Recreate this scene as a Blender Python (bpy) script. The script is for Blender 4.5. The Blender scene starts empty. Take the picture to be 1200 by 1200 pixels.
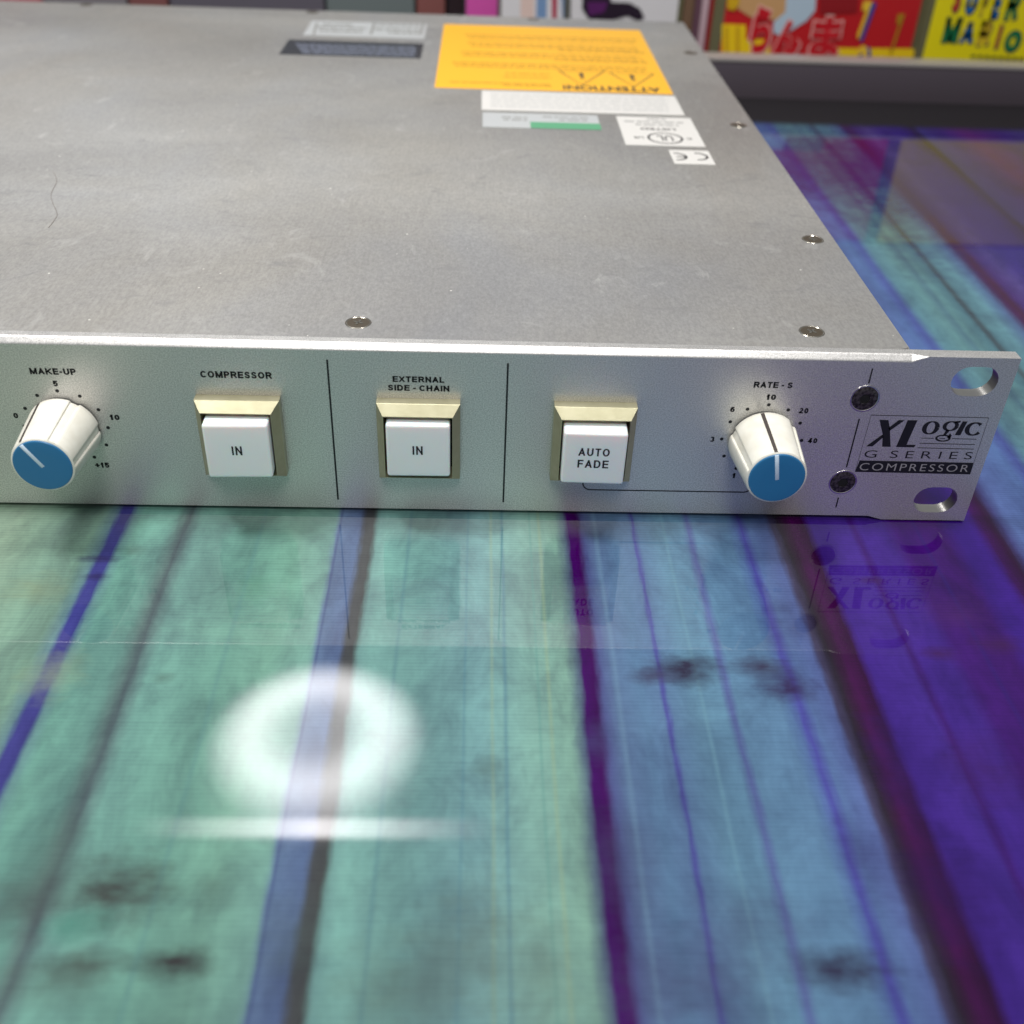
import bpy, bmesh, math, random
from mathutils import Vector, Matrix, Euler
random.seed(7)
MM = 0.001
S = bpy.context.scene
COL = S.collection

# ------------------------------------------------------------------ camera
CAM = Vector((123.58, -201.68, 147.94))            # mm
ROT = Euler((math.radians(53.8307), math.radians(-1.8841), math.radians(-1.0874)), 'XYZ')
FPX = 1234.98                                      # focal length in pixels of a 1200 px wide picture
cd = bpy.data.cameras.new('camera'); cam = bpy.data.objects.new('camera', cd); COL.objects.link(cam)
cam.location = CAM*MM; cam.rotation_euler = ROT
cd.sensor_width = 36; cd.lens = FPX/1200*36; cd.clip_start = .01; cd.clip_end = 50
cd.dof.use_dof = True; cd.dof.focus_distance = .243; cd.dof.aperture_fstop = cd.lens/2.5
S.camera = cam
S.render.resolution_x = S.render.resolution_y = 1024
# ------------------------------------------------------------------ world, lamps, exposure
w = bpy.data.worlds.new('World'); S.world = w; w.use_nodes = True
w.node_tree.nodes['Background'].inputs[0].default_value = (.93, .96, 1, 1)
w.node_tree.nodes['Background'].inputs[1].default_value = .25
def area(name, loc, power, size, target, spread=180, col=(1, .98, .965)):
    l = bpy.data.lights.new(name, 'AREA'); l.shape = 'DISK'; l.size = size; l.energy = power; l.color = col; l.spread = math.radians(spread)
    o = bpy.data.objects.new(name, l); COL.objects.link(o); o.location = loc
    o.rotation_euler = (Vector(target)-Vector(loc)).to_track_quat('-Z', 'Y').to_euler(); return o
area('ceiling_light', (-.17, .05, .74), 1.66, .15, (-.03, .19, 0), 100)
area('ceiling_light', (.28, .05, .80), .6, .2, (.10, .10, 0), 85)
area('ceiling_light', (.10, -.74, 1.0), 1.05, .36, (.13, 0, .02), 70)
S.view_settings.view_transform = 'Standard'; S.view_settings.look = 'None'
S.view_settings.exposure = 0; S.view_settings.gamma = 1; S.view_settings.use_curve_mapping = False
S.render.engine = 'CYCLES'

# ------------------------------------------------------------------ pixel -> point on a plane of the place (mm)
RM = ROT.to_matrix()
def on(u, v, ax, val):
    d = RM @ Vector(((u-600)/FPX, -(v-600)/FPX, -1)); t = (val-CAM[ax])/d[ax]; return CAM+d*t
ZT = -.4                                            # table surface
def PX(u, v): p = on(u, v, 1, 0); return (p.x, p.z)  # point on the panel face
def TX(u, v): p = on(u, v, 2, 43.3); return (p.x, p.y)

# ------------------------------------------------------------------ materials
def lin(c): return tuple(((x/255/12.92) if x/255 <= .04045 else ((x/255+.055)/1.055)**2.4) for x in c)+(1,)
MATS = {}
def mat(name, col, rough=.5, metal=0, **k):
    if name in MATS: return MATS[name]
    m = bpy.data.materials.new(name); m.use_nodes = True; b = m.node_tree.nodes['Principled BSDF']
    b.inputs['Base Color'].default_value = lin(col); b.inputs['Roughness'].default_value = rough; b.inputs['Metallic'].default_value = metal
    for a, v in k.items(): b.inputs[a.replace('_', ' ')].default_value = v
    MATS[name] = m; return m
class N:
    def __init__(s, m): s.t = m.node_tree; s.b = s.t.nodes['Principled BSDF']
    def n(s, ty, **k):
        x = s.t.nodes.new(ty)
        for a, v in k.items(): setattr(x, a, v)
        return x
    def l(s, a, b): s.t.links.new(a, b)
    def math(s, op, a, b=None, clamp=False):
        x = s.n('ShaderNodeMath', operation=op, use_clamp=clamp)
        for i, v in enumerate((a, b)):
            if v is None: continue
            if isinstance(v, (int, float)): x.inputs[i].default_value = v
            else: s.l(v, x.inputs[i])
        return x.outputs[0]
    def coord(s, scale):
        tc = s.n('ShaderNodeTexCoord'); mp = s.n('ShaderNodeMapping'); mp.inputs['Scale'].default_value = scale
        s.l(tc.outputs['Object'], mp.inputs[0]); return mp.outputs[0]
    def noise(s, vec, scale=1, detail=3, rough=.5, dist=0):
        x = s.n('ShaderNodeTexNoise'); x.inputs['Scale'].default_value = scale; x.inputs['Detail'].default_value = detail
        x.inputs['Roughness'].default_value = rough; x.inputs['Distortion'].default_value = dist; s.l(vec, x.inputs['Vector']); return x.outputs['Fac']
    def rng(s, v, a, b, c, d):
        x = s.n('ShaderNodeMapRange'); s.l(v, x.inputs[0])
        for i, q in enumerate((a, b, c, d)): x.inputs[i+1].default_value = q
        return x.outputs[0]
    def mix(s, f, a, b, ty='MIX'):
        x = s.n('ShaderNodeMix', data_type='RGBA', blend_type=ty)
        if isinstance(f, (int, float)): x.inputs[0].default_value = f
        else: s.l(f, x.inputs[0])
        for i, v in ((6, a), (7, b)):
            if isinstance(v, tuple): x.inputs[i].default_value = v
            else: s.l(v, x.inputs[i])
        return x.outputs[2]
    def bump(s, h, strength, dist):
        x = s.n('ShaderNodeBump'); x.inputs['Strength'].default_value = strength; x.inputs['Distance'].default_value = dist
        s.l(h, x.inputs['Height']); s.l(x.outputs[0], s.b.inputs['Normal'])

# satin anodised front panel
m = mat('panel_silver', (190, 188, 184), .36, .74); g = N(m)
a = g.noise(g.coord((900, 900, 2600)), 1, 2); b2 = g.noise(g.coord((3500, 3500, 3500)), 1, 2)
g.l(g.rng(a, .3, .7, .36, .5), g.b.inputs['Roughness'])
g.l(g.mix(g.rng(b2, .35, .65, 0, 1), lin((186, 185, 182)), lin((224, 222, 219))), g.b.inputs['Base Color'])
g.bump(b2, .25, .00005)
# bare sheet metal of the cover: grain runs front to back, smudges, dust
m = mat('cover_metal', (170, 166, 160), .5, .55); g = N(m)
grain = g.noise(g.coord((2200, 120, 200)), 1, 3); fine = g.noise(g.coord((1500, 1100, 1500)), 1, 2); blot = g.noise(g.coord((14, 10, 14)), 1, 5, .6, .6)
c = g.mix(g.rng(grain, .3, .7, 0, 1), lin((164, 161, 155)), lin((174, 171, 165)))
c = g.mix(g.rng(blot, .35, .7, 0, .8), c, lin((156, 157, 158)))
spk = g.noise(g.coord((1400, 700, 1400)), 1, 2, .7); c = g.mix(1.0, c, g.mix(g.rng(spk, .3, .7, 0, 1), (.86, .86, .86, 1), (1.1, 1.1, 1.09, 1)), 'MULTIPLY')
bl2 = g.noise(g.coord((5, 8, 5)), 1, 3, .6, .5); c = g.mix(1.0, c, g.mix(g.rng(bl2, .35, .65, 0, 1), (.8, .8, .81, 1), (1.1, 1.1, 1.09, 1)), 'MULTIPLY')
vor = g.n('ShaderNodeTexVoronoi'); g.l(g.coord((170, 170, 170)), vor.inputs['Vector']); vor.inputs['Scale'].default_value = 1
big = g.noise(g.coord((60, 60, 60)), 1, 1)
d = g.math('LESS_THAN', vor.outputs['Distance'], g.rng(big, .3, .7, .0, .06))
wn = g.n('ShaderNodeSeparateColor'); g.l(vor.outputs['Color'], wn.inputs[0])
d = g.math('MULTIPLY', d, g.math('GREATER_THAN', wn.outputs[0], .4))
sm = g.noise(g.coord((70, 45, 70)), 1, 4, .7, 1.5)
c = g.mix(g.rng(sm, .6, .72, 0, .28), c, lin((206, 205, 202))); sm2 = g.noise(g.coord((38, 90, 38)), 1, 5, .7, 2); c = g.mix(g.rng(sm2, .58, .72, 0, .5), c, lin((132, 132, 132)))
c = g.mix(g.math('MULTIPLY', d, .6), c, lin((236, 234, 226)))
g.l(c, g.b.inputs['Base Color']); g.l(g.rng(blot, .3, .7, .42, .58), g.b.inputs['Roughness'])
g.l(g.math('MULTIPLY', g.math('SUBTRACT', 1, d), .55), g.b.inputs['Metallic'])
g.bump(fine, .2, .00006)
mat('print_black', (14, 14, 20), .55); mat('print_grey', (150, 147, 150), .5)
m = mat('bezel_gold', (168, 162, 112), .36, .6); g = N(m)
g.l(g.mix(g.noise(g.coord((300, 300, 300)), 1, 3), lin((150, 146, 116)), lin((184, 180, 152))), g.b.inputs['Base Color'])
m = mat('milky_plastic', (228, 233, 233), .22, 0, Subsurface_Weight=.45, Subsurface_Scale=.003)
m = mat('ivory_plastic', (222, 217, 200), .38); g = N(m)
g.l(g.mix(g.rng(g.noise(g.coord((260, 260, 260)), 1, 4), .35, .75, 0, 1), lin((230, 228, 217)), lin((216, 212, 197))), g.b.inputs['Base Color'])
m = mat('blue_plastic', (40, 112, 160), .36); g = N(m); g.bump(g.noise(g.coord((2500, 2500, 2500)), 1, 2), .15, .00004)
mat('pointer_white', (205, 222, 236), .4); mat('groove_dark', (62, 54, 50), .6)
m = mat('screw_black', (92, 86, 86), .34, .6); g = N(m); g.l(g.mix(g.rng(g.noise(g.coord((1500, 1500, 1500)), 1, 3), .4, .62, 0, 1), lin((44, 40, 40)), lin((92, 86, 84))), g.b.inputs['Base Color'])
mat('screw_dull', (60, 56, 56), .5); mat('screw_hole', (6, 6, 6), .8)
mat('screw_steel', (206, 200, 186), .2, 1); mat('screw_shade', (74, 66, 54), .5, .3); mat('cut_aluminium', (214, 211, 205), .3, 1)
mat('label_yellow', (232, 172, 30), .5); mat('label_white', (204, 202, 197), .5); mat('label_clear', (178, 181, 181), .3); mat('label_green', (84, 150, 112), .5)
mat('label_ink', (40, 38, 38), .5); mat('label_ink_faint', (178, 178, 176), .5); mat('label_amber_ink', (170, 126, 22), .5); mat('label_dark', (38, 40, 46), .3); mat('label_dark_print', (112, 118, 134), .3)
mat('label_grey_print', (140, 140, 137), .5)
mat('hair_dark', (116, 108, 100), .5)
mat('frame_dark', (78, 70, 77), .35); mat('frame_lit_top', (172, 166, 160), .35, .3); mat('desk_dark', (60, 58, 60), .6)
# print of painted planks under a glossy clear sheet
STOPS = [(0, (166, 205, 165)), (62, (152, 201, 164)), (100, (142, 192, 156)), (116, (120, 165, 160)), (122, (84, 88, 156)), (134, (80, 84, 150)), (141, (126, 180, 165)), (152, (132, 197, 166)),
 (190, (130, 192, 163)), (203, (118, 158, 140)), (210, (98, 122, 116)), (217, (122, 166, 148)), (228, (142, 206, 176)), (298, (131, 192, 161)), (345, (142, 204, 168)), (388, (140, 198, 170)), (394, (118, 150, 172)),
 (418, (108, 136, 164)), (424, (84, 92, 88)), (434, (80, 88, 82)), (440, (134, 190, 170)), (452, (146, 210, 184)), (500, (132, 190, 170)), (545, (134, 190, 176)), (562, (146, 206, 190)), (610, (152, 210, 182)), (652, (148, 202, 170)),
 (664, (104, 130, 140)), (669, (78, 22, 108)), (679, (76, 18, 104)), (686, (100, 116, 168)), (696, (112, 146, 182)), (722, (116, 162, 194)), (741, (116, 158, 194)), (745, (98, 100, 184)), (750, (116, 160, 194)), (775, (122, 176, 198)),
 (803, (124, 180, 204)), (811, (112, 134, 190)), (818, (122, 174, 202)), (858, (116, 164, 196)), (868, (108, 146, 194)), (876, (98, 104, 192)), (886, (112, 148, 196)), (906, (112, 140, 196)), (913, (84, 84, 116)), (922, (52, 44, 60)), (931, (66, 34, 76)), (938, (82, 28, 96)),
 (951, (60, 14, 74)), (960, (84, 72, 178)), (1003, (90, 82, 186)), (1010, (80, 54, 150)), (1018, (88, 76, 184)), (1045, (86, 74, 178)), (1060, (82, 50, 152)), (1110, (78, 42, 140)), (1128, (78, 60, 172)), (1152, (84, 66, 186)), (1164, (74, 24, 110)), (1180, (56, 14, 64)), (1190, (84, 90, 150))]
stops = [(on(p, 640, 2, ZT).x, c) for p, c in STOPS]+[(253, (114, 146, 206)), (262, (110, 150, 206)), (266, (96, 116, 192)), (269, (116, 176, 186)), (276, (126, 190, 186)), (279.3, (106, 158, 168)), (281, (126, 190, 186)),
 (285.3, (106, 165, 172)), (287, (78, 90, 92)), (289, (116, 176, 182)), (294, (130, 196, 202)), (299, (110, 150, 192)), (302, (88, 48, 112)), (304.5, (90, 40, 80)), (307, (90, 72, 152)), (313, (112, 122, 190)), (319, (84, 80, 178)), (330, (70, 65, 168)),
 (335, (60, 50, 130)), (337.5, (48, 42, 76)), (340, (76, 90, 166)), (350, (82, 72, 172)), (362, (110, 60, 150)), (380, (84, 72, 172)), (420, (100, 150, 190)), (470, (90, 80, 170))]
def print_tone(x, c):                                # minty boards a little bluer, violet boards deeper
    if x < 146: return (c[0]*1.02, c[1]*.975, min(255, c[2]*1.05))
    if 196 < x < 250 or x > 300: return (c[0]*.98, c[1]*.74, c[2]*.9)
    return (c[0], c[1]*.95, c[2]*.98)
stops = [(x, print_tone(x, c)) for x, c in stops]
m = mat('table_print', (120, 160, 150), .025); g = N(m)
tc = g.n('ShaderNodeTexCoord'); sep = g.n('ShaderNodeSeparateXYZ'); g.l(tc.outputs['Object'], sep.inputs[0])
wob = g.noise(g.coord((60, 14, 1)), 1, 3); wob2 = g.noise(g.coord((900, 160, 1)), 1, 2)
X = g.math('ADD', sep.outputs[0], g.math('ADD', g.math('MULTIPLY', g.math('SUBTRACT', wob, .5), .0022), g.math('MULTIPLY', g.math('SUBTRACT', wob2, .5), .0012)))
XL = g.math('ADD', sep.outputs[0], g.math('MULTIPLY', g.math('SUBTRACT', wob, .5), .0016))
def ramp(st):
    lo, hi = st[0][0], st[-1][0]
    f = g.rng(X, lo*MM, hi*MM, 0, 1); r = g.n('ShaderNodeValToRGB'); cr = r.color_ramp
    for i, (x, c) in enumerate(st):
        e = cr.elements[i] if i < 1 else cr.elements.new(min(1, (x-lo)/(hi-lo))) if i < len(st)-1 else cr.elements[-1]
        e.position = (x-lo)/(hi-lo); e.color = lin(c)
    g.l(f, r.inputs[0]); return r.outputs[0]
c = ramp(stops[:29]); c = g.mix(g.math('GREATER_THAN', X, stops[28][0]*MM), c, ramp(stops[28:58])); c = g.mix(g.math('GREATER_THAN', X, stops[57][0]*MM), c, ramp(stops[57:]))
gr1 = g.noise(g.coord((300, 40, 1)), 1, 3, .6); gr2 = g.noise(g.coord((46, 26, 1)), 1, 5, .62, .8); gr3 = g.noise(g.coord((24, 60, 1)), 1, 3, .5, .4)
c = g.mix(1.0, c, g.mix(g.rng(gr1, .3, .7, 0, 1), (.91, .91, .92, 1), (1.04, 1.03, 1.03, 1)), 'MULTIPLY')
c = g.mix(g.rng(gr2, .46, .72, 0, .75), c, g.mix(1.0, c, (.5, .46, .54, 1), 'MULTIPLY'))
gr4 = g.noise(g.coord((130, 90, 1)), 1, 5, .7, .6); c = g.mix(1.0, c, g.mix(g.rng(gr4, .3, .7, 0, 1), (.82, .8, .84, 1), (1.12, 1.13, 1.12, 1)), 'MULTIPLY')
for lx, lw_, lc, lf in ((300, .5, (112, 160, 158), .5), (395, .3, (70, 80, 130), .6), (478, .45, (104, 150, 160), .6), (548, .3, (100, 150, 168), .5), (588, .4, (92, 140, 166), .6), (575, .35, (176, 200, 160), .45), (622, .3, (120, 176, 168), .6), (633, .4, (176, 200, 160), .5), (1085, .5, (60, 40, 130), .6), (700, .5, (140, 180, 206), .4), (782, .4, (140, 190, 206), .4)):
    x0_ = on(lx, 640, 2, ZT).x*MM; c = g.mix(g.rng(g.math('ABSOLUTE', g.math('SUBTRACT', XL, x0_)), 0, lw_*1.6*MM, lf*.8, 0), c, lin(lc))
c = g.mix(g.rng(gr3, .55, .8, 0, .35), c, g.mix(1.0, c, (1.22, 1.18, 1.1, 1), 'MULTIPLY'))
kn = g.n('ShaderNodeTexNoise'); kn.inputs['Scale'].default_value = 1; kn.inputs['Detail'].default_value = 4; kn.inputs['Roughness'].default_value = .65; g.l(g.coord((170, 320, 1)), kn.inputs['Vector'])
ks_ = g.n('ShaderNodeVectorMath', operation='SUBTRACT'); ks_.inputs[1].default_value = (.5, .5, .5); g.l(kn.outputs['Color'], ks_.inputs[0])
kq = g.n('ShaderNodeVectorMath', operation='SCALE'); kq.inputs['Scale'].default_value = 1.5; g.l(ks_.outputs[0], kq.inputs[0]); KD = kq.outputs[0]
def knot(u, v, rx, ry, colour, s, c):                  # stained knots of the printed wood
    q = on(u, v, 2, ZT); mp = g.n('ShaderNodeMapping'); mp.inputs['Location'].default_value = (-q.x/rx, -q.y/ry, 0)
    mp.inputs['Scale'].default_value = (1/rx/MM, 1/ry/MM, 0); g.l(tc.outputs['Object'], mp.inputs[0])
    ad = g.n('ShaderNodeVectorMath', operation='ADD'); g.l(mp.outputs[0], ad.inputs[0]); g.l(KD, ad.inputs[1])
    ln = g.n('ShaderNodeVectorMath', operation='LENGTH'); 
    mz = g.n('ShaderNodeVectorMath', operation='MULTIPLY'); mz.inputs[1].default_value = (1, 1, 0); g.l(ad.outputs[0], mz.inputs[0]); g.l(mz.outputs[0], ln.inputs[0])
    return g.mix(g.rng(ln.outputs[1], .1, 1.25, s, 0), c, lin(colour))
BR = (84, 78, 80); PU = (74, 34, 92)
for k in [(805, 785, 8, 4.6, (60, 58, 84), 1), (765, 792, 5, 2.6, (80, 80, 112), .8), (893, 782, 6, 3.2, (68, 64, 94), .95), (922, 806, 6, 4, (62, 48, 94), .95), (985, 1135, 8, 3.6, (54, 48, 78), .95),
          (135, 1045, 9, 7, (74, 72, 72), .9), (205, 1130, 6.5, 2.8, (66, 64, 66), 1), (100, 1130, 6, 3, (84, 92, 88), .8), (115, 655, 5, 1.4, (62, 56, 96), .7), (112, 676, 3.5, 1.3, (56, 46, 92), .7), (155, 645, 3, 2.4, (104, 136, 126), .6), (190, 795, 2, 1.6, (96, 120, 110), .5),
          (570, 900, 2.6, 3.2, (92, 112, 112), .5), (60, 1010, 6, 9, (104, 132, 122), .45), (1100, 765, 4, 2.4, PU, .7), (1170, 755, 6, 3, PU, .7), (1020, 680, 4, 1.3, PU, .6), (1120, 720, 7, 6, (88, 46, 120), .6), (880, 1080, 10, 8, (86, 92, 128), .4),
          (1010, 200, 28, 95, (60, 48, 124), .95), (1140, 235, 42, 62, (58, 46, 140), .6), (925, 190, 18, 60, (64, 46, 124), .6), (1195, 300, 16, 40, (70, 54, 150), .5), (1060, 300, 6, 20, (84, 110, 120), .4),
          (90, 1085, 5, 3, (100, 170, 152), .6), (20, 1060, 7, 6, BR, .45), (60, 1150, 8, 4, (96, 112, 104), .5), (340, 1100, 5, 9, (92, 110, 108), .4), (250, 1040, 4, 4, (94, 116, 108), .4), (730, 1010, 6, 10, (80, 84, 120), .4), (700, 870, 4, 5, (86, 92, 140), .4), (300, 690, 4, 5, (112, 170, 142), .5), (40, 690, 7, 5, (160, 176, 140), .5), (60, 790, 6, 7, (168, 186, 146), .5), (1150, 900, 7, 9, PU, .4), (1010, 1000, 4, 9, (60, 36, 110), .4),
          (560, 1120, 9, 14, (104, 116, 106), .5), (460, 1160, 10, 10, (104, 118, 108), .45), (640, 1150, 5, 12, (112, 124, 112), .4), (1060, 900, 6, 14, (66, 40, 130), .4), (1100, 1040, 8, 12, (52, 24, 92), .6), (820, 1150, 16, 9, (84, 84, 122), .45)]:
    c = knot(*k, c)
sl = g.math('SINE', g.math('MULTIPLY', sep.outputs[1], 2*math.pi/.0009))
lw = g.noise(g.coord((120, 1500, 1)), 1, 2)
c = g.mix(1.0, c, g.mix(g.math('MULTIPLY', g.rng(sl, -1, 1, 0, 1), g.rng(lw, .3, .7, .2, 1)), (1.05, 1.05, 1.05, 1), (.84, .84, .87, 1)), 'MULTIPLY')
hs = g.n('ShaderNodeHueSaturation'); hs.inputs['Saturation'].default_value = 1.04; hs.inputs['Value'].default_value = .52; g.l(c, hs.inputs['Color']); c = hs.outputs[0]
c = g.mix(g.rng(sep.outputs[1], .326, .334, 0, 1), c, lin((34, 33, 34)))
g.l(c, g.b.inputs['Base Color']); g.b.inputs['IOR'].default_value = 1.5

# ------------------------------------------------------------------ mesh helpers (everything in mm, meshes in m)
def ob(name, me, ma=None, parent=None, loc=(0, 0, 0), label=None, cat=None, group=None, kind=None):
    o = bpy.data.objects.new(name, me); COL.objects.link(o); o.location = Vector(loc)*MM
    if ma:
        for x in (ma if isinstance(ma, (list, tuple)) else [ma]): me.materials.append(MATS[x])
    if parent: o.parent = parent
    for a, v in (('label', label), ('category', cat), ('group', group), ('kind', kind)):
        if v: o[a] = v
    return o
def mesh(name, vs, fs, smooth=False, mi=None):
    me = bpy.data.meshes.new(name); me.from_pydata([tuple(x*MM for x in v) for v in vs], [], fs); me.update()
    bm = bmesh.new(); bm.from_mesh(me); bmesh.ops.recalc_face_normals(bm, faces=bm.faces); bm.to_mesh(me); bm.free()
    if smooth:
        for p in me.polygons: p.use_smooth = True
    if mi:
        for p, i in zip(me.polygons, mi): p.material_index = i
    return me
def box(name, x0, x1, y0, y1, z0, z1, bev=0, seg=2):
    bm = bmesh.new(); bmesh.ops.create_cube(bm, size=1)
    for v in bm.verts: v.co = Vector(((x0+x1)/2+v.co.x*(x1-x0), (y0+y1)/2+v.co.y*(y1-y0), (z0+z1)/2+v.co.z*(z1-z0)))*MM
    if bev: bmesh.ops.bevel(bm, geom=bm.edges[:], offset=bev*MM, segments=seg, profile=.6, affect='EDGES')
    me = bpy.data.meshes.new(name); bm.to_mesh(me); bm.free()
    if bev: 
        for p in me.polygons: p.use_smooth = True
        try: me.set_sharp_from_angle(angle=math.radians(50))
        except Exception: pass
    return me
# flat print: polygons in (a,b) of a plane, turned to 3-D by `pl`
def flat(name, polys, pl):
    vs, fs = [], []
    for q in polys:
        fs.append(tuple(range(len(vs), len(vs)+len(q)))); vs += [pl(*p) for p in q]
    me = bpy.data.meshes.new(name); me.from_pydata([tuple(x*MM for x in v) for v in vs], [], fs); me.update()
    bm = bmesh.new(); bm.from_mesh(me); bmesh.ops.triangulate(bm, faces=bm.faces[:]); bm.to_mesh(me); bm.free(); return me
PRO = .03
panel = lambda a, b: (a, -PRO, b)
panel2 = lambda a, b: (a, -2*PRO, b)
def ribbon(pts, wid, closed=False):
    n = len(pts); out = []; L = []; Rr = []
    for i in range(n):
        a = pts[(i-1) % n] if closed or i else pts[i]; b = pts[(i+1) % n] if closed or i < n-1 else pts[i]
        d = Vector((b[0]-a[0], b[1]-a[1])); d.normalize(); nn = Vector((-d.y, d.x)); ww = (wid[i] if isinstance(wid, (list, tuple)) else wid)/2
        p = Vector(pts[i]); L.append(tuple(p+nn*ww)); Rr.append(tuple(p-nn*ww))
    for i in range(n if closed else n-1):
        j = (i+1) % n; out.append([L[i], L[j], Rr[j], Rr[i]])
    return out
def dot(cx, cy, r, n=16): return [(cx+r*math.cos(2*math.pi*i/n), cy+r*math.sin(2*math.pi*i/n)) for i in range(n)]
def text(name, s, x0, x1, zb, cap, ma, parent, pl=panel, bold=.02, sp=1.0, rot=False, shear=0, cy_ref=None, loc=(0, 0, 0)):
    """letters fitted between x0 and x1, standing on zb, capital height cap"""
    cu = bpy.data.curves.new('letters', 'FONT'); cu.body = s; cu.offset = bold; cu.space_character = sp; cu.resolution_u = 5; cu.shear = shear
    o = bpy.data.objects.new('letters', cu); COL.objects.link(o)
    bpy.context.view_layer.update(); dg = bpy.context.evaluated_depsgraph_get()
    me = bpy.data.meshes.new_from_object(o.evaluated_get(dg)); bpy.data.objects.remove(o); bpy.data.curves.remove(cu)
    xs = [v.co.x for v in me.vertices]; ys = [v.co.y for v in me.vertices]; a, b = min(xs), max(xs); lo, hi = min(ys), max(ys)
    for v in me.vertices:
        u = (v.co.x-a)/(b-a); t = (v.co.y-lo)/(hi-lo)
        if rot: u, t = 1-u, 1-t
        v.co = Vector(pl(x0+u*(x1-x0), zb+t*cap))*MM
    me.name = name; me.materials.clear()
    return ob(name, me, ma, parent, loc)

def arcp(cx, cy, rx, ry, a0, a1, n=14): return [(cx+rx*math.cos(math.radians(a0+(a1-a0)*i/n)), cy+ry*math.sin(math.radians(a0+(a1-a0)*i/n))) for i in range(n+1)]
SC = [(.95, .76), (.88, .9), (.7, .985), (.5, 1), (.27, .97), (.1, .87), (.06, .72), (.17, .6), (.5, .51), (.84, .42), (.97, .26), (.9, .1), (.7, .015), (.5, 0), (.26, .03), (.08, .12), (.02, .28)]
# upright grotesque capitals: width, straight strokes, curved strokes (all in a unit box)
GL = {'A': (.76, [[(0, 0), (.5, 1)], [(.5, 1), (1, 0)], [(.18, .3), (.82, .3)]], []), 'C': (.76, [], [arcp(.52, .5, .52, .5, 38, 322, 24)]), 'D': (.74, [[(0, 0), (0, 1)], [(0, 1), (.45, 1)], [(0, 0), (.45, 0)]], [arcp(.45, .5, .55, .5, 90, -90)]),
 'E': (.66, [[(0, 0), (0, 1)], [(0, 1), (1, 1)], [(0, 0), (1, 0)], [(0, .52), (.92, .52)]], []), 'F': (.62, [[(0, 0), (0, 1)], [(0, 1), (1, 1)], [(0, .5), (.88, .5)]], []), 'H': (.72, [[(0, 0), (0, 1)], [(1, 0), (1, 1)], [(0, .52), (1, .52)]], []),
 'I': (.2, [[(.5, 0), (.5, 1)]], []), 'K': (.76, [[(0, 0), (0, 1)], [(.02, .36), (1, 1)], [(.34, .56), (1, 0)]], []), 'L': (.6, [[(0, 0), (0, 1)], [(0, 0), (1, 0)]], []), 'M': (.88, [[(0, 0), (0, 1)], [(0, 1), (.5, .05)], [(.5, .05), (1, 1)], [(1, 1), (1, 0)]], []),
 'N': (.73, [[(0, 0), (0, 1)], [(0, 1), (1, 0)], [(1, 0), (1, 1)]], []), 'O': (.8, [], [arcp(.5, .5, .5, .5, 0, 360, 28)]), 'P': (.68, [[(0, 0), (0, 1)], [(0, 1), (.55, 1)], [(0, .46), (.55, .46)]], [arcp(.55, .73, .45, .27, 90, -90)]),
 'R': (.74, [[(0, 0), (0, 1)], [(0, 1), (.58, 1)], [(0, .48), (.58, .48)], [(.58, .48), (1, 0)]], [arcp(.58, .74, .4, .26, 90, -90)]), 'S': (.68, [], [SC]), 'T': (.64, [[(.5, 0), (.5, 1)], [(0, 1), (1, 1)]], []),
 'U': (.72, [[(0, .35), (0, 1)], [(1, .35), (1, 1)]], [arcp(.5, .38, .5, .38, 180, 360)]), 'X': (.72, [[(0, 0), (1, 1)], [(0, 1), (1, 0)]], []), '0': (.56, [], [arcp(.5, .5, .5, .5, 0, 360, 24)]), '1': (.36, [[(.75, 0), (.75, 1)], [(.75, .95), (.1, .72)]], []),
 '2': (.56, [[(0, 0), (1, 0)]], [arcp(.5, .7, .48, .3, 160, -30)+[(.5, .32), (.0, .0)]]), '3': (.56, [], [arcp(.47, .76, .44, .24, 150, -80, 12)+arcp(.47, .27, .5, .27, 85, -155, 14)]), '4': (.58, [[(.7, 0), (.7, 1)], [(.7, 1), (0, .28)], [(0, .28), (1, .28)]], []),
 '5': (.56, [[(.15, 1), (.95, 1)], [(.15, 1), (.06, .48)]], [[(.06, .48)]+arcp(.47, .33, .52, .33, 125, -155, 18)]), '6': (.56, [], [arcp(.5, .32, .5, .32, 0, 360, 20), [(.93, .86), (.72, .99), (.45, .98), (.16, .8), (.02, .5), (.0, .32)]]),
 '+': (.56, [[(.5, .1), (.5, .8)], [(0, .45), (1, .45)]], []), '-': (.34, [[(0, .4), (1, .4)]], []), ' ': (.16, [], [])}
def letters(s, x0, x1, zb, cap, ma, parent, pl=panel, sw=.235, gap=.12, squeeze=1):
    tot = sum(GL[c][0]*squeeze for c in s)+gap*(len(s)-1); fx = (x1-x0)/tot; x = 0; polys = []
    for c in s:
        w, st, cv = GL[c]; w *= squeeze; h = sw/2
        mp = lambda p: Vector((x+h+p[0]*(w-sw), h+p[1]*(1-sw)))
        for a, b in st:
            a, b = mp(a), mp(b); d = (b-a).normalized(); n_ = Vector((-d.y, d.x))*h; a = a-d*h; b = b+d*h
            polys.append([(q.x, min(1, max(0, q.y))) for q in (a+n_, b+n_, b-n_, a-n_)])
        for q in cv: polys += ribbon([tuple(mp(p)) for p in q], sw*.97)
        x += w+gap
    return ob('lettering', flat('lettering', [[(x0+p[0]*fx, zb+p[1]*cap) for p in q] for q in polys], pl), ma, parent)

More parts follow.
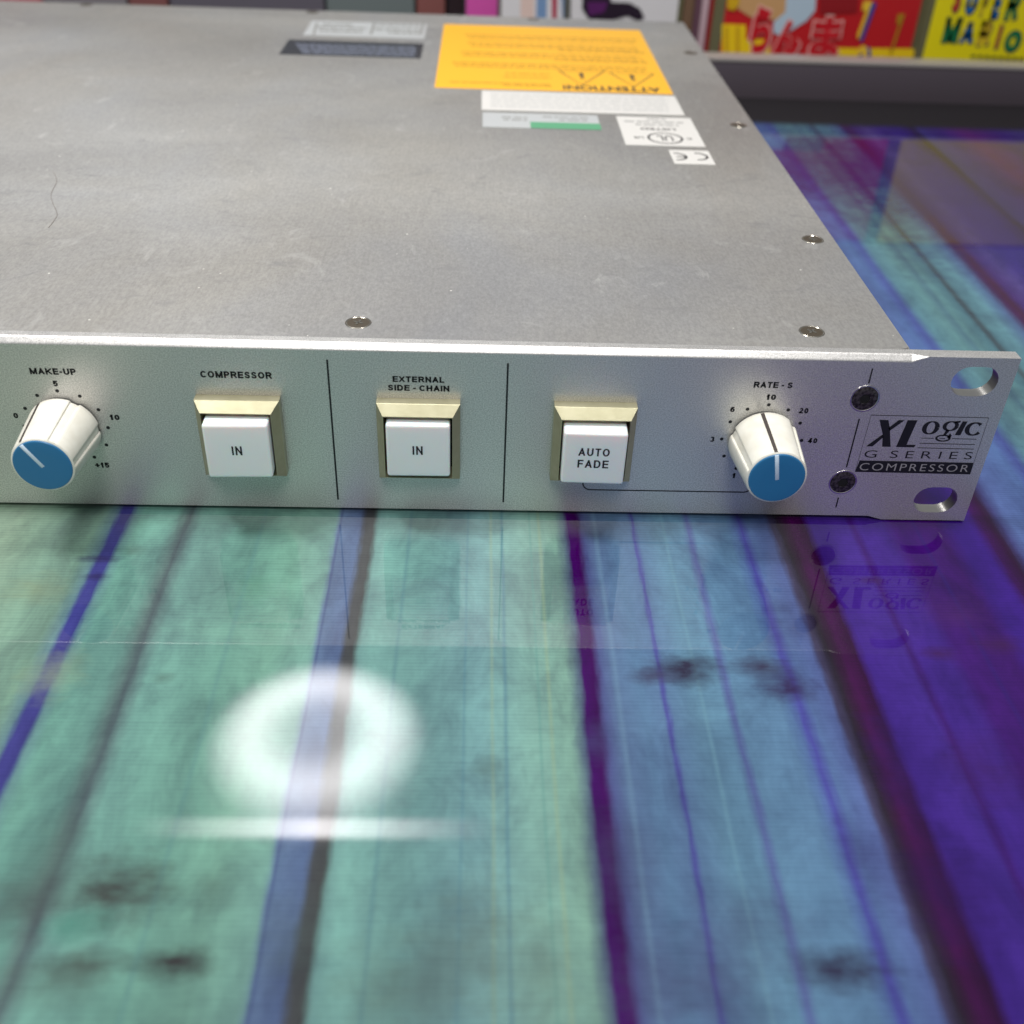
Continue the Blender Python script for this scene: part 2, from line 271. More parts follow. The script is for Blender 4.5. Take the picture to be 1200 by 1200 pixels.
# ------------------------------------------------------------------ setting: table, frame, desk behind
me = mesh('table_top', [(-420, -420, ZT), (760, -420, ZT), (760, 380, ZT), (-420, 380, ZT), (-420, -420, ZT-8), (760, -420, ZT-8), (760, 380, ZT-8), (-420, 380, ZT-8)],
          [(0, 1, 2, 3), (7, 6, 5, 4), (0, 4, 5, 1), (1, 5, 6, 2), (2, 6, 7, 3), (3, 7, 4, 0)])
ob('table_top', me, 'table_print', kind='structure')
ob('table_frame', box('table_frame', -420, 760, 377, 389, -9, 17.2, 1.0), 'frame_dark', kind='structure')
ob('frame_lit_top', box('frame_lit_top', -420, 760, 376.6, 389.4, 17.2, 19.2, .6), 'frame_lit_top', kind='structure')  # pale strip: light on the frame's top surface put into its colour
ob('desk', box('desk', -700, 1100, 389.6, 1500, -26, -6, 1), 'desk_dark', kind='structure')

# ------------------------------------------------------------------ the compressor
unit = bpy.data.objects.new('rack_compressor', None); COL.objects.link(unit); unit.empty_display_size = .02
unit['label'] = 'silver rack-mount audio compressor with blue-capped knobs and white push buttons on painted-plank table'; unit['category'] = 'audio compressor'
H, TH, XE = 43.7, 3.3, 241.3
def section(ch, n=6):
    """panel cross-section (y, z): rounded top edge and stepped bottom edge of size ch"""
    ct, cb = ch, ch*.62; p = [(ct*a, H-ct*b) for a, b in ((1.0, 0), (.88, .02), (.77, .07), (.66, .15), (.24, .58), (.12, .73), (.04, .86), (0, 1.0))]
    q = [(0, cb*1.12), (cb*.12, cb), (cb*2.2, cb*.97), (cb*2.3, cb*.9), (cb*2.3, 0)]  # bottom step shaped to put a dark line of shade under the panel
    return [(TH, H)]+p+q+[(TH, 0)]
vs, fs = [], []
xsec = [(-221, .02), (-217.6, 1.45), (217.6, 1.45), (221, .02)]
ns = len(section(1))
for x, ch in xsec: vs += [(x, y, z) for y, z in section(ch)]
for k in range(3):
    for i in range(ns):
        j = (i+1) % ns; fs.append((k*ns+i, k*ns+j, (k+1)*ns+j, (k+1)*ns+i))
fs += [tuple(range(ns)), tuple(range(3*ns, 4*ns))]
me = mesh('front_panel', vs, fs)
def slot_loop(cx, cz, w=10.4, h=7.3, n=10):
    r = h/2; p = []
    for s, a0 in ((1, -90), (-1, 90)):
        for i in range(n+1):
            a = math.radians(a0+180*i/n); p.append((cx+s*(w/2-r)+r*math.cos(a), cz+r*math.sin(a)))
    return p
bm = bmesh.new(); bm.from_mesh(me)
for s in (1, -1):                                    # ears with two slots each
    rect = [(s*221, 0), (s*XE, 0), (s*XE, H), (s*221, H)]; loops = [rect]+[slot_loop(s*232.7, z) for z in (5.95, 37.85)]
    lay = []
    for y in (0, TH):
        edges = []; rings = []
        for lp in loops:
            v = [bm.verts.new(Vector((a, y, b))*MM) for a, b in lp]; rings.append(v)
            edges += [bm.edges.new((v[i], v[(i+1) % len(v)])) for i in range(len(v))]
        r = bmesh.ops.triangle_fill(bm, edges=edges, use_beauty=True); lay.append(rings)
    for k, (ra, rb) in enumerate(zip(*lay)):
        for i in range(len(ra)):
            f = bm.faces.new((ra[i], ra[(i+1) % len(ra)], rb[(i+1) % len(rb)], rb[i])); f.smooth = k > 0
            f.material_index = 1 if k else 0
bmesh.ops.recalc_face_normals(bm, faces=bm.faces[:]); bm.to_mesh(me); bm.free()
for p_ in me.polygons: p_.use_smooth = p_.material_index == 1
me.set_sharp_from_angle(angle=math.radians(40))
for p_ in me.polygons: p_.use_smooth = p_.material_index == 1
fp = ob('front_panel', me, ['panel_silver', 'cut_aluminium'], unit)
# lines and ticks printed on the panel
for x in (91.4, 130.1): ob('divider_line', flat('divider_line', ribbon([(x, 3.3), (x, 40.1)], .42), panel), 'print_black', fp)
for z0, z1 in ((36.9, 40.6), (14.8, 27.9), (3.3, 6.2)): ob('divider_line', flat('divider_line', ribbon([(209.35, z0), (209.35, z1)], .34), panel), 'print_black', fp)
arc = [(148.5, 12), (148.5, 9.2)]+[(150.4-1.9*math.cos(math.radians(a)), 9.2-1.9*math.sin(math.radians(a))) for a in range(10, 91, 10)]+[(186.4, 7.3)]+[(186.4+1.9*math.sin(math.radians(a)), 9.2-1.9*math.cos(math.radians(a))) for a in range(10, 91, 10)]
ob('link_line', flat('link_line', ribbon(arc, .32), panel), 'print_black', fp)
KN = [(32.6, 22.0), (188.3, 21.9)]
tick = flat('tick_mark', [dot(0, 0, .42)], panel); tick.materials.append(MATS['print_black'])
for cx, cz in KN:
    for a in range(-150, 151, 30): ob('tick_mark', tick, None, fp, (cx+9.15*math.sin(math.radians(a)), 0, cz+9.15*math.cos(math.radians(a))))
def ptext(s, cx, zc, w, cap): letters(s, cx-w/2, cx+w/2, zc-cap/2, cap, 'print_black', fp)
ptext('MAKE-UP', 32.7, 35.9, 9.8, 1.55); ptext('COMPRESSOR', 71.6, 35.95, 15.3, 1.65); ptext('EXTERNAL', 110.8, 35.7, 11.2, 1.45); ptext('SIDE - CHAIN', 110.8, 33.55, 13.4, 1.45); ptext('RATE - S', 188.4, 36.05, 8.6, 1.5)
for s, x, z in (('5', 32.6, 32.95), ('0', 22.2, 24.7), ('10', 43.7, 24.7), ('+15', 38.5, 11.95), ('10', 188.5, 33.0), ('6', 180.4, 29.7), ('20', 196.4, 29.7), ('3', 177.0, 21.8), ('40', 200.0, 21.9), ('1', 183.5, 11.95)):
    ptext(s, x, z, {'+15': 3.2, '1': .75}.get(s, 1.05 if len(s) == 1 else 2.15), 1.4)
# maker's plate: traced logo
def L(x, y): return PX(1000+x/7.059, 480+y/7.059)
def Lp(q): return [L(*p) for p in q]
lg = []
lg += ribbon(Lp([(148, 45), (1120, 68), (965, 533), (15, 512)]), .17, True)
lg += [Lp([(52, 420), (993, 440), (965, 533), (15, 512)])]
lg += [Lp([(216, 84), (290, 86), (302, 150), (308, 308), (238, 306), (243, 205)]), Lp([(376, 86), (425, 88), (300, 176), (290, 152)]), Lp([(245, 203), (250, 226), (158, 304), (104, 303)])]
lg += [Lp([(450, 87), (530, 88), (440, 290), (515, 291), (502, 312), (353, 309)])]
def ell(cx, cy, rx, ry, sh, t0, t1, n, w0, w1, ph):
    pts, wd = [], []
    for i in range(n+1):
        t = math.radians(t0+(t1-t0)*i/n); y = ry*math.sin(t); pts.append(L(cx+rx*math.cos(t)-sh*y, cy+y)); wd.append((w0+(w1-w0)*abs(math.cos(t-math.radians(ph)))**1.5)/7.059/5.2)
    return pts, wd
for a in (ell(641, 150, 52, 50, .32, 0, 360, 28, 10, 40, 0), ell(806, 136, 50, 36, .3, 0, 360, 26, 10, 34, 0), ell(742, 236, 56, 24, .1, 0, 360, 26, 11, 18, 0), ell(1000, 160, 58, 50, .3, -40, -325, 26, 12, 40, 180)):
    lg += ribbon(*a)
lg += [Lp([(905, 97), (945, 98), (884, 213), (838, 211)]), Lp([(835, 97), (890, 92), (884, 108), (845, 112)]), Lp([(770, 165), (800, 172), (760, 215), (735, 222)]), Lp([(800, 195), (815, 215), (790, 245), (775, 230)])]
for q in ([(562, 235), (665, 237)], [(712, 238), (760, 239)], [(815, 240), (1018, 245)], [(548, 278), (1005, 289)], [(532, 315), (995, 327)]): lg += ribbon(Lp(q), .17)
ob('logo', flat('logo', lg, panel), 'print_black', fp)
def ltext(s, xa, xb, y, cap, ma, pl, sp, bold):
    a = L(xa, y); b = L(xb, y+20); text('lettering', s, a[0], b[0], a[1], cap, ma, fp, pl=pl, sp=sp, bold=bold)
ltext('G  S E R I E S', 84, 972, 396, 2.0, 'print_black', panel, 1.0, -.004)
ltext('COMPRESSOR', 45, 942, 500, 2.0, 'print_grey', panel2, 1.25, -.004)
# panel screws: dished black head with hex socket and a bright countersink ring
def revolve(name, prof, n=32, mi=None, hexa=()):
    """prof: list of (r, y) along -y axis"""
    vs, fs, mm = [], [], []
    for k, (r, y) in enumerate(prof):
        for i in range(n):
            a = 2*math.pi*i/n; rr = r
            if k in hexa: b = (a % (math.pi/3))-math.pi/6; rr = r*math.cos(math.pi/6)/math.cos(b)
            vs.append((rr*math.cos(a), y, rr*math.sin(a)))
    for k in range(len(prof)-1):
        for i in range(n):
            j = (i+1) % n; fs.append((k*n+i, k*n+j, (k+1)*n+j, (k+1)*n+i)); mm.append(mi[k] if mi else 0)
    fs.append(tuple(range((len(prof)-1)*n, len(prof)*n))); mm.append(mi[-1] if mi else 0)
    me = mesh(name, vs, fs, True, mm); me.set_sharp_from_angle(angle=math.radians(25)); return me
ps = revolve('panel_screw', [(3.35, 0), (3.3, -.1), (3.05, -.12), (2.95, -.06), (2.7, -.14), (1.35, -.2), (1.25, -.18), (1.2, -.02)], 36, [2, 2, 2, 0, 0, 0, 1, 1], hexa=(5, 6, 7))
for mm_ in ('screw_black', 'screw_hole', 'cut_aluminium'): ps.materials.append(MATS[mm_])
for z in (33.1, 10.6): ob('panel_screw', ps, None, fp, (209.4, 0, z))
# chassis and cover
ch = ob('chassis', box('chassis', -218.0, 218.0, TH-.05, 336, ZT, 42.2, .4), 'cover_metal', unit)
def cover():
    x, y0, y1, c = 218.6, TH+.5, 336.8, 2.6
    pl_ = [(-x, y1), (x, y1), (x, y0+c*.55), (x-c*.3, y0+c*.18), (x-c, y0), (-x+c, y0), (-x+c*.3, y0+c*.18), (-x, y0+c*.55)]
    bm = bmesh.new(); v = [bm.verts.new(Vector((a, b, 43.3))*MM) for a, b in pl_]; f = bm.faces.new(v); f.normal_update()
    if f.normal.z < 0: f.normal_flip()
    r = bmesh.ops.extrude_face_region(bm, geom=[f]); 
    for e in r['geom']:
        if isinstance(e, bmesh.types.BMVert): e.co.z -= 1.2*MM
    bmesh.ops.recalc_face_normals(bm, faces=bm.faces[:])
    bmesh.ops.bevel(bm, geom=[e for e in bm.edges if all(abs(q.co.z-.0433) < 1e-6 for q in e.verts)], offset=.3*MM, segments=2, affect='EDGES')
    me = bpy.data.meshes.new('top_cover'); bm.to_mesh(me); bm.free(); return me
tcov = ob('top_cover', cover(), 'cover_metal', unit)
# cross-head screws sunk in the cover
def cover_screw():
    me = revolve('screw', [(2.95, -.02), (2.85, -.1), (2.62, -.12), (2.5, -.03), (2.2, -.045), (1.3, -.06), (.5, -.06)], 28, [0, 0, 0, 1, 1, 1, 1])
    bm = bmesh.new(); bm.from_mesh(me)
    for a in (0, math.pi/2):
        r = bmesh.ops.create_cube(bm, size=1)
        for v in r['verts']:
            q = Vector((v.co.x*2.3, v.co.y*.2-.05, v.co.z*.55)); v.co = Matrix.Rotation(a+.4, 4, 'Y') @ q*MM
        for f in {f for v in r['verts'] for f in v.link_faces}: f.material_index = 0; f.smooth = False
    bm.transform(Matrix.Rotation(-math.pi/2, 4, 'X')); bm.to_mesh(me); bm.free()
    me.materials.append(MATS['screw_steel']); me.materials.append(MATS['screw_shade']); return me
cs = cover_screw(); zc = 43.3
for i, (x, y) in enumerate([(97.1, 11.4), (198.4, 11.8), (-10, 11.4), (-198.4, 11.8), (212.5, 66.8), (212.6, 170.5), (212.2, 275), (-212.5, 66.8), (-212.6, 170.5), (-212.2, 275), (-59.6, 333), (44.2, 333), (147.2, 333), (-160, 333)]):
    s_ = ob('screw', cs, None, tcov, (x, y, zc)); s_.rotation_euler.z = i*1.3
# ------------------------------------------------------------------ knobs
def knob_body():
    n = 180; prof = [(7.35, 0), (7.75, -.6), (7.75, -1.2), (6.62, -14.3), (6.5, -14.8), (6.2, -15.0), (5.9, -15.0)]
    vs, fs = [], []
    for r, y in prof:
        for i in range(n):
            a = 2*math.pi*i/n; d = min(abs(((a-k*math.pi/3+math.pi) % (2*math.pi))-math.pi) for k in range(1, 6)); dd = math.degrees(d)
            cut = .42*max(0, min(1, (8.5-dd)/2.2))*(0 if y < -14.6 else 1)
            vs.append(((r-cut)*math.sin(a), y, (r-cut)*math.cos(a)))
    for k in range(len(prof)-1):
        for i in range(n): fs.append((k*n+i, k*n+(i+1) % n, (k+1)*n+(i+1) % n, (k+1)*n+i))
    fs.append(tuple(range((len(prof)-1)*n, len(prof)*n)))
    me = mesh('knob', vs, fs, True); me.set_sharp_from_angle(angle=math.radians(28)); me.materials.append(MATS['ivory_plastic']); return me
kb = knob_body()
kc = revolve('knob_cap', [(6.12, -14.7), (6.12, -15.05), (5.95, -15.24), (5.6, -15.32), (3, -15.36), (.5, -15.37)], 72); kc.materials.append(MATS['blue_plastic'])
kp = box('pointer', -.42, .42, -15.42, -15.2, -.3, 6.06, .04, 1); kp.materials.append(MATS['pointer_white'])
ks = mesh('side_line', [(-.42, -.8, 7.79), (.42, -.8, 7.79), (.42, -1.2, 7.79), (-.42, -1.2, 7.79), (.38, -14.3, 6.66), (-.38, -14.3, 6.66), (.38, -14.8, 6.54), (-.38, -14.8, 6.54)], [(0, 1, 2, 3), (3, 2, 4, 5), (5, 4, 6, 7)]); ks.materials.append(MATS['groove_dark'])
pa = on(25.5, 521.2, 1, -15.3)
pb = on(910, 532.6, 1, -15.3); ANG = [math.degrees(math.atan2(pa.x-KN[0][0], pa.z-KN[0][1])), math.degrees(math.atan2(pb.x-KN[1][0], pb.z-KN[1][1]))]
for (cx, cz), an in zip(KN, ANG):
    k = ob('knob', kb, None, unit, (cx, -.35, cz)); k.rotation_euler.y = math.radians(an)
    for nm, me in (('knob_cap', kc), ('pointer', kp), ('side_line', ks)): ob(nm, me, None, k)
    cl_ = ob('knob_shaft', revolve('knob_shaft', [(5.5, .5), (5.5, -.2)], 24), 'screw_black', k)
# ------------------------------------------------------------------ square push buttons in gold bezels
def bezel():
    def ring(hx, z0, z1, y): return [(-hx, y, z0), (hx, y, z0), (hx, y, z1), (-hx, y, z1)]
    R_ = [ring(9.15, -9.8, 9.8, .1), ring(9.15, -9.8, 9.8, -2.4), ring(9.05, -9.7, 9.7, -2.5), ring(7.62, -8.1, 7.95, -4.9), ring(7.5, -7.95, 7.8, -4.95), ring(7.4, -7.8, 7.6, -.3)]
    vs = sum(R_, []); fs = []
    for k in range(5):
        for i in range(4): fs.append((k*4+i, k*4+(i+1) % 4, (k+1)*4+(i+1) % 4, (k+1)*4+i))
    fs.append((20, 21, 22, 23)); me = mesh('push_button', vs, fs)
    me.materials.append(MATS['bezel_gold']); me.materials.append(MATS['screw_hole']); me.polygons[-1].material_index = 1
    return me
bz = bezel()
for cx, yf, words, rz, rx in ((71.5, -8.0, [('IN', (269.8, 523.6), (283.2, 534))], 1.6, -1.0), (110.75, -6.3, [('IN', (483, 522.5), (495.2, 532.8))], .4, .3), (149.7, -8.0, [('AUTO', (679.6, 524.2), (715.2, 534)), ('FADE', (678.3, 538.2), (713.6, 548))], -1.4, 1.2)):
    b_ = ob('push_button', bz, None, unit, (cx, 0, 21.2))
    cp = ob('button_cap', box('button_cap', -7.0, 7.0, yf, -.8, -6.75, 6.75, .75, 4), 'milky_plastic', b_); cp.rotation_euler = (math.radians(rx), 0, math.radians(rz))
    M_ = Euler(cp.rotation_euler).to_matrix()
    for s, a, e in words:
        p0 = on(a[0], a[1], 1, yf); p1 = on(e[0], e[1], 1, yf)
        letters(s, p0.x-cx, p1.x-cx, p1.z-21.2, p0.z-p1.z, 'print_black', b_, sw=.165, gap=.17, squeeze=.84, pl=lambda u, v: tuple(M_ @ Vector((u, yf-.05, v))))
# ------------------------------------------------------------------ labels stuck on the cover
ZL = 43.3
def sticker(name, x0, x1, y0, y1, ma, label=None, h=.12):
    o = ob(name, box(name, x0, x1, y0, y1, ZL-.02, ZL+h), ma, tcov); 
    if label: o['label'] = label
    return o
tp = lambda a, b: (a, b, ZL+.16)
def bars(name, rows, ma, th=.9, hole=.25):
    """unreadably small print: rows given as pixel spans (x0, x1, y)"""
    q = []
    for xa, xb, y in rows:
        a = TX(xa, y); b = TX(xb, y); x = min(a[0], b[0]); e = max(a[0], b[0]); yy = (a[1]+b[1])/2
        while x < e:
            wd = random.uniform(1.2, 4.5); z = min(x+wd, e); q.append([(x, yy-th/2), (z, yy-th/2), (z, yy+th/2), (x, yy+th/2)]); x = z+random.uniform(.4, .9)
    return ob(name, flat(name, q, tp), ma, tcov)
sticker('warning_label', 106, 195.2, 207.6, 316, 'label_yellow', 'yellow warning label with two triangles')
bars('label_print', [(545, 744, 44), (548, 744, 47.5), (548, 745, 53.5), (552, 748, 57), (540, 749, 64.5), (542, 753, 68), (530, 756, 77), (533, 756, 80.5), (650, 758, 72.5), (655, 755, 61)], 'label_amber_ink', 1.9)
bars('label_print', [(592, 645, 87), (590, 646, 91), (527, 646, 98), (590, 646, 101)], 'label_amber_ink', 1.3)
for tri in ([(655, 83.5), (708, 84), (682, 100)], [(714, 85.5), (766, 87), (743, 102)]):
    t3 = [TX(*p) for p in tri]; cx, cy = (sum(p[i] for p in t3)/3 for i in (0, 1))
    ob('warning_triangle', flat('warning_triangle', ribbon(t3, 1.0, True)+[[(cx-.7, cy-2), (cx+.7, cy-2), (cx+1, cy+4), (cx-1, cy+4)], dot(cx, cy-4, 1)], tp), 'label_ink', tcov)
a, b = TX(660, 105.5), TX(774, 105.5); text('lettering', 'ATTENTION!', a[0], b[0], 209.6, 7.0, 'label_ink', tcov, pl=tp, rot=True, bold=.03)
sticker('approval_label', 123.6, 195.4, 180.2, 205.2, 'label_white')
bars('label_print', [(575, 782, v) for v in (113.5, 117, 120.5, 124, 127.5)], 'label_ink_faint', 1.2)
sticker('test_label', 124, 164, 160, 177, 'label_clear', 'clear test label with green strip')
a, b = TX(622, 150.5), TX(703, 145.5); ob('label_strip', flat('label_strip', [[(a[0], a[1]), (b[0], a[1]), (b[0], b[1]), (a[0], b[1])]], tp), 'label_green', tcov)
bars('label_print', [(588, 618, 138), (590, 618, 141), (636, 690, 138), (655, 688, 141.5)], 'label_grey_print', 1.3)
sticker('listing_label', 170.6, 196.8, 144.6, 177, 'label_white', 'white listing label with a circled mark')
c0 = TX(779.5, 162.5); ob('listing_mark', flat('listing_mark', ribbon(dot(c0[0], c0[1], 5.6, 40), .75, True), tp), 'label_ink', tcov)
text('lettering', 'UL', c0[0]-2.6, c0[0]+2.6, c0[1]-2.8, 5.6, 'label_ink', tcov, pl=tp, rot=True, bold=.01)
text('lettering', 'C', c0[0]+7.2, c0[0]+9, c0[1]-1, 2, 'label_ink', tcov, pl=tp, rot=True)
text('lettering', 'US', c0[0]-10.4, c0[0]-7.2, c0[1]-1, 2, 'label_ink', tcov, pl=tp, rot=True)
a = TX(771, 152); text('lettering', 'LISTED', a[0]-6, a[0]+6, a[1]-1, 2.4, 'label_ink', tcov, pl=tp, rot=True)
bars('label_print', [(745, 795, 147), (732, 800, 143.5), (758, 780, 140)], 'label_grey_print', 1.2)
sticker('conformity_label', 184, 196.9, 126.7, 140.4, 'label_white', 'white conformity label with CE mark')
for u, bar in ((796.5, True), (821, False)):
    cx, cy = TX(u, 184); q = ribbon([(cx-1.2+3.3*math.cos(math.radians(a)), cy+3.3*math.sin(math.radians(a))) for a in range(-95, 96, 10)], .8)
    if bar: q += [[(cx-1, cy-.4), (cx+1.8, cy-.4), (cx+1.8, cy+.4), (cx-1, cy+.4)]]
    ob('conformity_mark', flat('conformity_mark', q, tp), 'label_ink', tcov)
sticker('rating_plate', 41.8, 98.6, 251, 276.6, 'label_dark', 'dark rating plate with blue-grey print')
bars('label_print', [(345+k*2, 488, v) for k, v in enumerate((54, 56.5, 59, 61.5, 64))], 'label_dark_print', 2.0)
sticker('serial_label', 46.5, 98.4, 286, 315, 'label_clear', 'clear serial label with grey print', .05)
bars('label_print', [(378, 415, 29), (372, 430, 33), (374, 425, 37), (440, 494, 30), (438, 494, 35), (455, 492, 39)], 'label_grey_print', 3.0)
for x in (370, 437, 495): ob('label_strip', flat('label_strip', [[TX(x, 27), TX(x+3, 27), TX(x-1, 41), TX(x-4, 41)]], tp), 'label_grey_print', tcov)
# ------------------------------------------------------------------ hair lying on the cover
def tube(name, pts, r, n=6, closed=False):
    vs, fs = [], []; m_ = len(pts)
    for i, p in enumerate(pts):
        a = Vector(pts[(i-1) % m_] if closed or i else p); b = Vector(pts[(i+1) % m_] if closed or i < m_-1 else p); d = (b-a).normalized()
        s_ = d.cross(Vector((0, 0, 1))); s_ = s_.normalized() if s_.length > 1e-6 else Vector((1, 0, 0)); t_ = s_.cross(d)
        vs += [tuple(Vector(p)+(s_*math.cos(2*math.pi*k/n)+t_*math.sin(2*math.pi*k/n))*r) for k in range(n)]
    for i in range(m_ if closed else m_-1):
        for k in range(n): j = (i+1) % m_; fs.append((i*n+k, i*n+(k+1) % n, j*n+(k+1) % n, j*n+k))
    return mesh(name, vs, fs, True)
def smooth_pts(P, n=6):
    out = []
    for i in range(len(P)-1):
        p0, p1, p2, p3 = P[max(i-1, 0)], P[i], P[i+1], P[min(i+2, len(P)-1)]
        for k in range(n):
            t = k/n; out.append(tuple(.5*((2*b)+(c-a)*t+(2*a-5*b+4*c-d)*t*t+(-a+3*b-3*c+d)*t**3) for a, b, c, d in zip(p0, p1, p2, p3)))
    return out+[P[-1]]
h = smooth_pts([TX(u/4, 180+v/4) for u, v in ((250, 85), (266, 130), (240, 190), (246, 228), (268, 285), (246, 325), (228, 348))])
ob('hair_strand', tube('hair_strand', [(a, b, 43.36) for a, b in h], .065), 'hair_dark', label='thin dark hair lying curled on the bare metal cover', cat='hair')
# ------------------------------------------------------------------ things standing behind the table frame
YB, ZD = 480, -6
mat('case_plastic', (150, 146, 110), .12, 0, Transmission_Weight=.5, IOR=1.45)
def B(u, v, y): p = on(u, v, 1, y); return (p.x, p.z)
def card_prints(parent, y, items):
    for k, (nm, colour, q_) in enumerate([(a_, b_, [q__]) for a_, b_, c_ in items for q__ in c_]):
        polys = q_; key = 'ink_%d_%d_%d' % colour; mat(key, colour, .35)
        ob(nm, flat(nm, [[B(u, v, y) for u, v in q] for q in polys], lambda a, b, yy=y-.12*(k+1): (a, yy, b)), key, parent)
def case(name, label, x0, x1, y0, y1, h, colour, cat, card=None, group=None, rough=.35):
    r = bpy.data.objects.new(name, None); COL.objects.link(r); r['label'] = label; r['category'] = cat
    if group: r['group'] = group
    key = 'ink_%d_%d_%d' % colour; mat(key, colour, rough)
    ob('case_body', box('case_body', x0, x1, y0, y1, ZD, ZD+h, .8), 'case_plastic' if card else key, r)
    if card:
        a, b = card; cc = ob('cover_card', box('cover_card', a, b, y0-.3, y0+.2, ZD+2.5, ZD+h-2), key, r); return r, y0-.3
    ob('lid', box('lid', x0-.4, x1+.4, y0-.4, y1+.4, ZD+h, ZD+h+3, .5), key, r)
    return r, y0
xl, xr = B(846, 40, YB)[0], B(1071, 40, YB)[0]
r, y = case('disc_case', 'disc case with red and yellow cover and red Japanese lettering', xl-7, xr+4, YB, YB+10, 125, (196, 32, 38), 'disc case', (xl, xr))
RD, YE = (196, 30, 38), (244, 206, 28)
card_prints(r, y, [('cover_print', YE, [[(846, 28), (874, 29), (874, 75), (846, 75)], [(975, 56), (1071, 57), (1071, 85), (975, 82)], [(874, 46), (902, 46), (902, 75), (874, 75)]]),
 ('cover_print', (206, 160, 110), [[(862, -60), (958, -60), (930, 12), (912, 24), (880, 20), (864, 10)]]), ('cover_print', (186, 206, 222), [[(925, -60), (960, -60), (955, 12), (945, 24), (916, 42), (906, 38), (906, 26), (920, 14)]]),
 ('cover_print', (150, 26, 34), [[(960, -60), (1010, -60), (1004, 14), (960, 16)]]), ('cover_print', (214, 170, 30), [[(849, 30), (853, 30), (853, 72), (849, 72)], [(862, 30), (866, 30), (866, 72), (862, 72)], [(852, -60), (866, -60), (866, 4), (860, 12), (852, 10)]])])
mat('ink_outline', (238, 186, 180), .35); mat('ink_letter', (200, 28, 40), .35); mat('ink_blue', (38, 70, 160), .35); mat('ink_yellow', (238, 196, 60), .35); mat('ink_olive', (176, 130, 32), .35)
for g_, bx, ma, lay in ((2.2, .06, 'ink_outline', .8), (0, .05, 'ink_letter', 1.0)):
    for ch_, u0, u1, v0, v1 in (('ら', 876, 908, 7, 62), ('ん', 903, 942, 24, 66), ('ま', 946, 990, 20, 67)):
        a = B(u0-g_, v1+g_, y); b = B(u1+g_, v0-g_, y); text('lettering', ch_, a[0], b[0], a[1], b[1]-a[1], ma, r, bold=bx, pl=lambda p, q, yy=y-lay: (p, yy, q))
for s, u0, u1, v0, v1, ma, lay in (('7', 1006, 1027, 3, 50, 'ink_blue', .9), ('7', 1002, 1022, 1, 46, 'ink_yellow', 1.1), ('7', 1041, 1060, 16, 64, 'ink_olive', .9), ('2', 1000, 1024, 54, 90, 'ink_blue', .9), ('2', 997, 1020, 53, 90, 'ink_yellow', 1.1)):
    a = B(u0, v1, y); b = B(u1, v0, y); text('lettering', s, a[0], b[0], a[1], b[1]-a[1], ma, r, bold=.05, pl=lambda p, q, yy=y-lay: (p, yy, q))
xl2 = B(1086, 40, YB)[0]
r, y = case('disc_case', 'disc case with bright yellow cover and multicoloured capital letters', xl2-5, xl2+126, YB-2, YB+8, 125, (246, 230, 24), 'disc case', (xl2, xl2+121))
mat('ink_navy', (22, 34, 84), .35); mat('ink_green', (30, 122, 76), .35); mat('ink_sky', (30, 106, 176), .35); mat('ink_red', (190, 44, 50), .35); mat('ink_gold', (226, 190, 52), .35)
for s, u0, u1, v0, v1, ma in (('S', 1115, 1129, -16, 13, 'ink_red'), ('U', 1130, 1148, -14, 15, 'ink_sky'), ('P', 1149, 1160, -13, 17, 'ink_gold'), ('E', 1161, 1176, -12, 20, 'ink_sky'), ('R', 1177, 1198, -11, 22, 'ink_green'),
                               ('M', 1104, 1126, 22, 48, 'ink_green'), ('A', 1125, 1143, 27, 49, 'ink_sky'), ('R', 1145, 1163, 26, 52, 'ink_gold'), ('I', 1166, 1174, 31, 55, 'ink_red'), ('O', 1175, 1198, 37, 59, 'ink_green')):
    for g_, ma_, lay, bo in ((2.4, 'ink_navy', .4, .13), (0, ma, .6, .1)):
        u0, u1, v0, v1 = u0-.5, u1+.5, v0-.5, v1+.5; a = B(u0-g_*.6, v1+g_, y); b = B(u1+g_, v0-g_*.6, y); letters(s, a[0], b[0], a[1], b[1]-a[1], ma_, r, sw=.2 if s == 'I' else .27, pl=lambda p, q, yy=y-lay: (p, yy, q))
card_prints(r, y, [('small_print', (120, 116, 40), [[(1138+k*8, 64+k*.4), (1144+k*8, 64.3+k*.4), (1143+k*8, 68+k*.4), (1137+k*8, 67.7+k*.4)] for k in range(8)])])
# white case and narrow spines next to it
xa, xb = B(586, 15, YB)[0], B(799, 20, YB)[0]
r, y = case('disc_case', 'disc case with white cover and a dark curved print behind the yellow label', xa, xb, YB, YB+10, 125, (222, 220, 222), 'disc case', (xa+.6, xb-3))
card_prints(r, y, [('cover_print', (226, 200, 190), [[(610, -60), (626, -60), (626, 40), (610, 40)]]), ('cover_print', (120, 150, 190), [[(630, -60), (642, -60), (640, 40), (628, 40)], [(655, -50), (664, -50), (668, 40), (660, 40)]]), ('cover_print', (176, 60, 84), [[(646, -60), (654, -60), (652, 40), (647, 40)]]),
 ('cover_print', (92, 92, 86), [[(662, -60), (670, -60), (668, 40), (660, 40)]]), ('cover_print', (40, 28, 44), [[(684, -60), (712, -60), (716, 2), (738, 3), (750, 10), (755, 20), (748, 24), (735, 18), (715, 24), (690, 22), (682, 10)]]), ('cover_print', (88, 34, 96), [[(688, 2), (712, 2), (708, 14), (690, 18)]])])
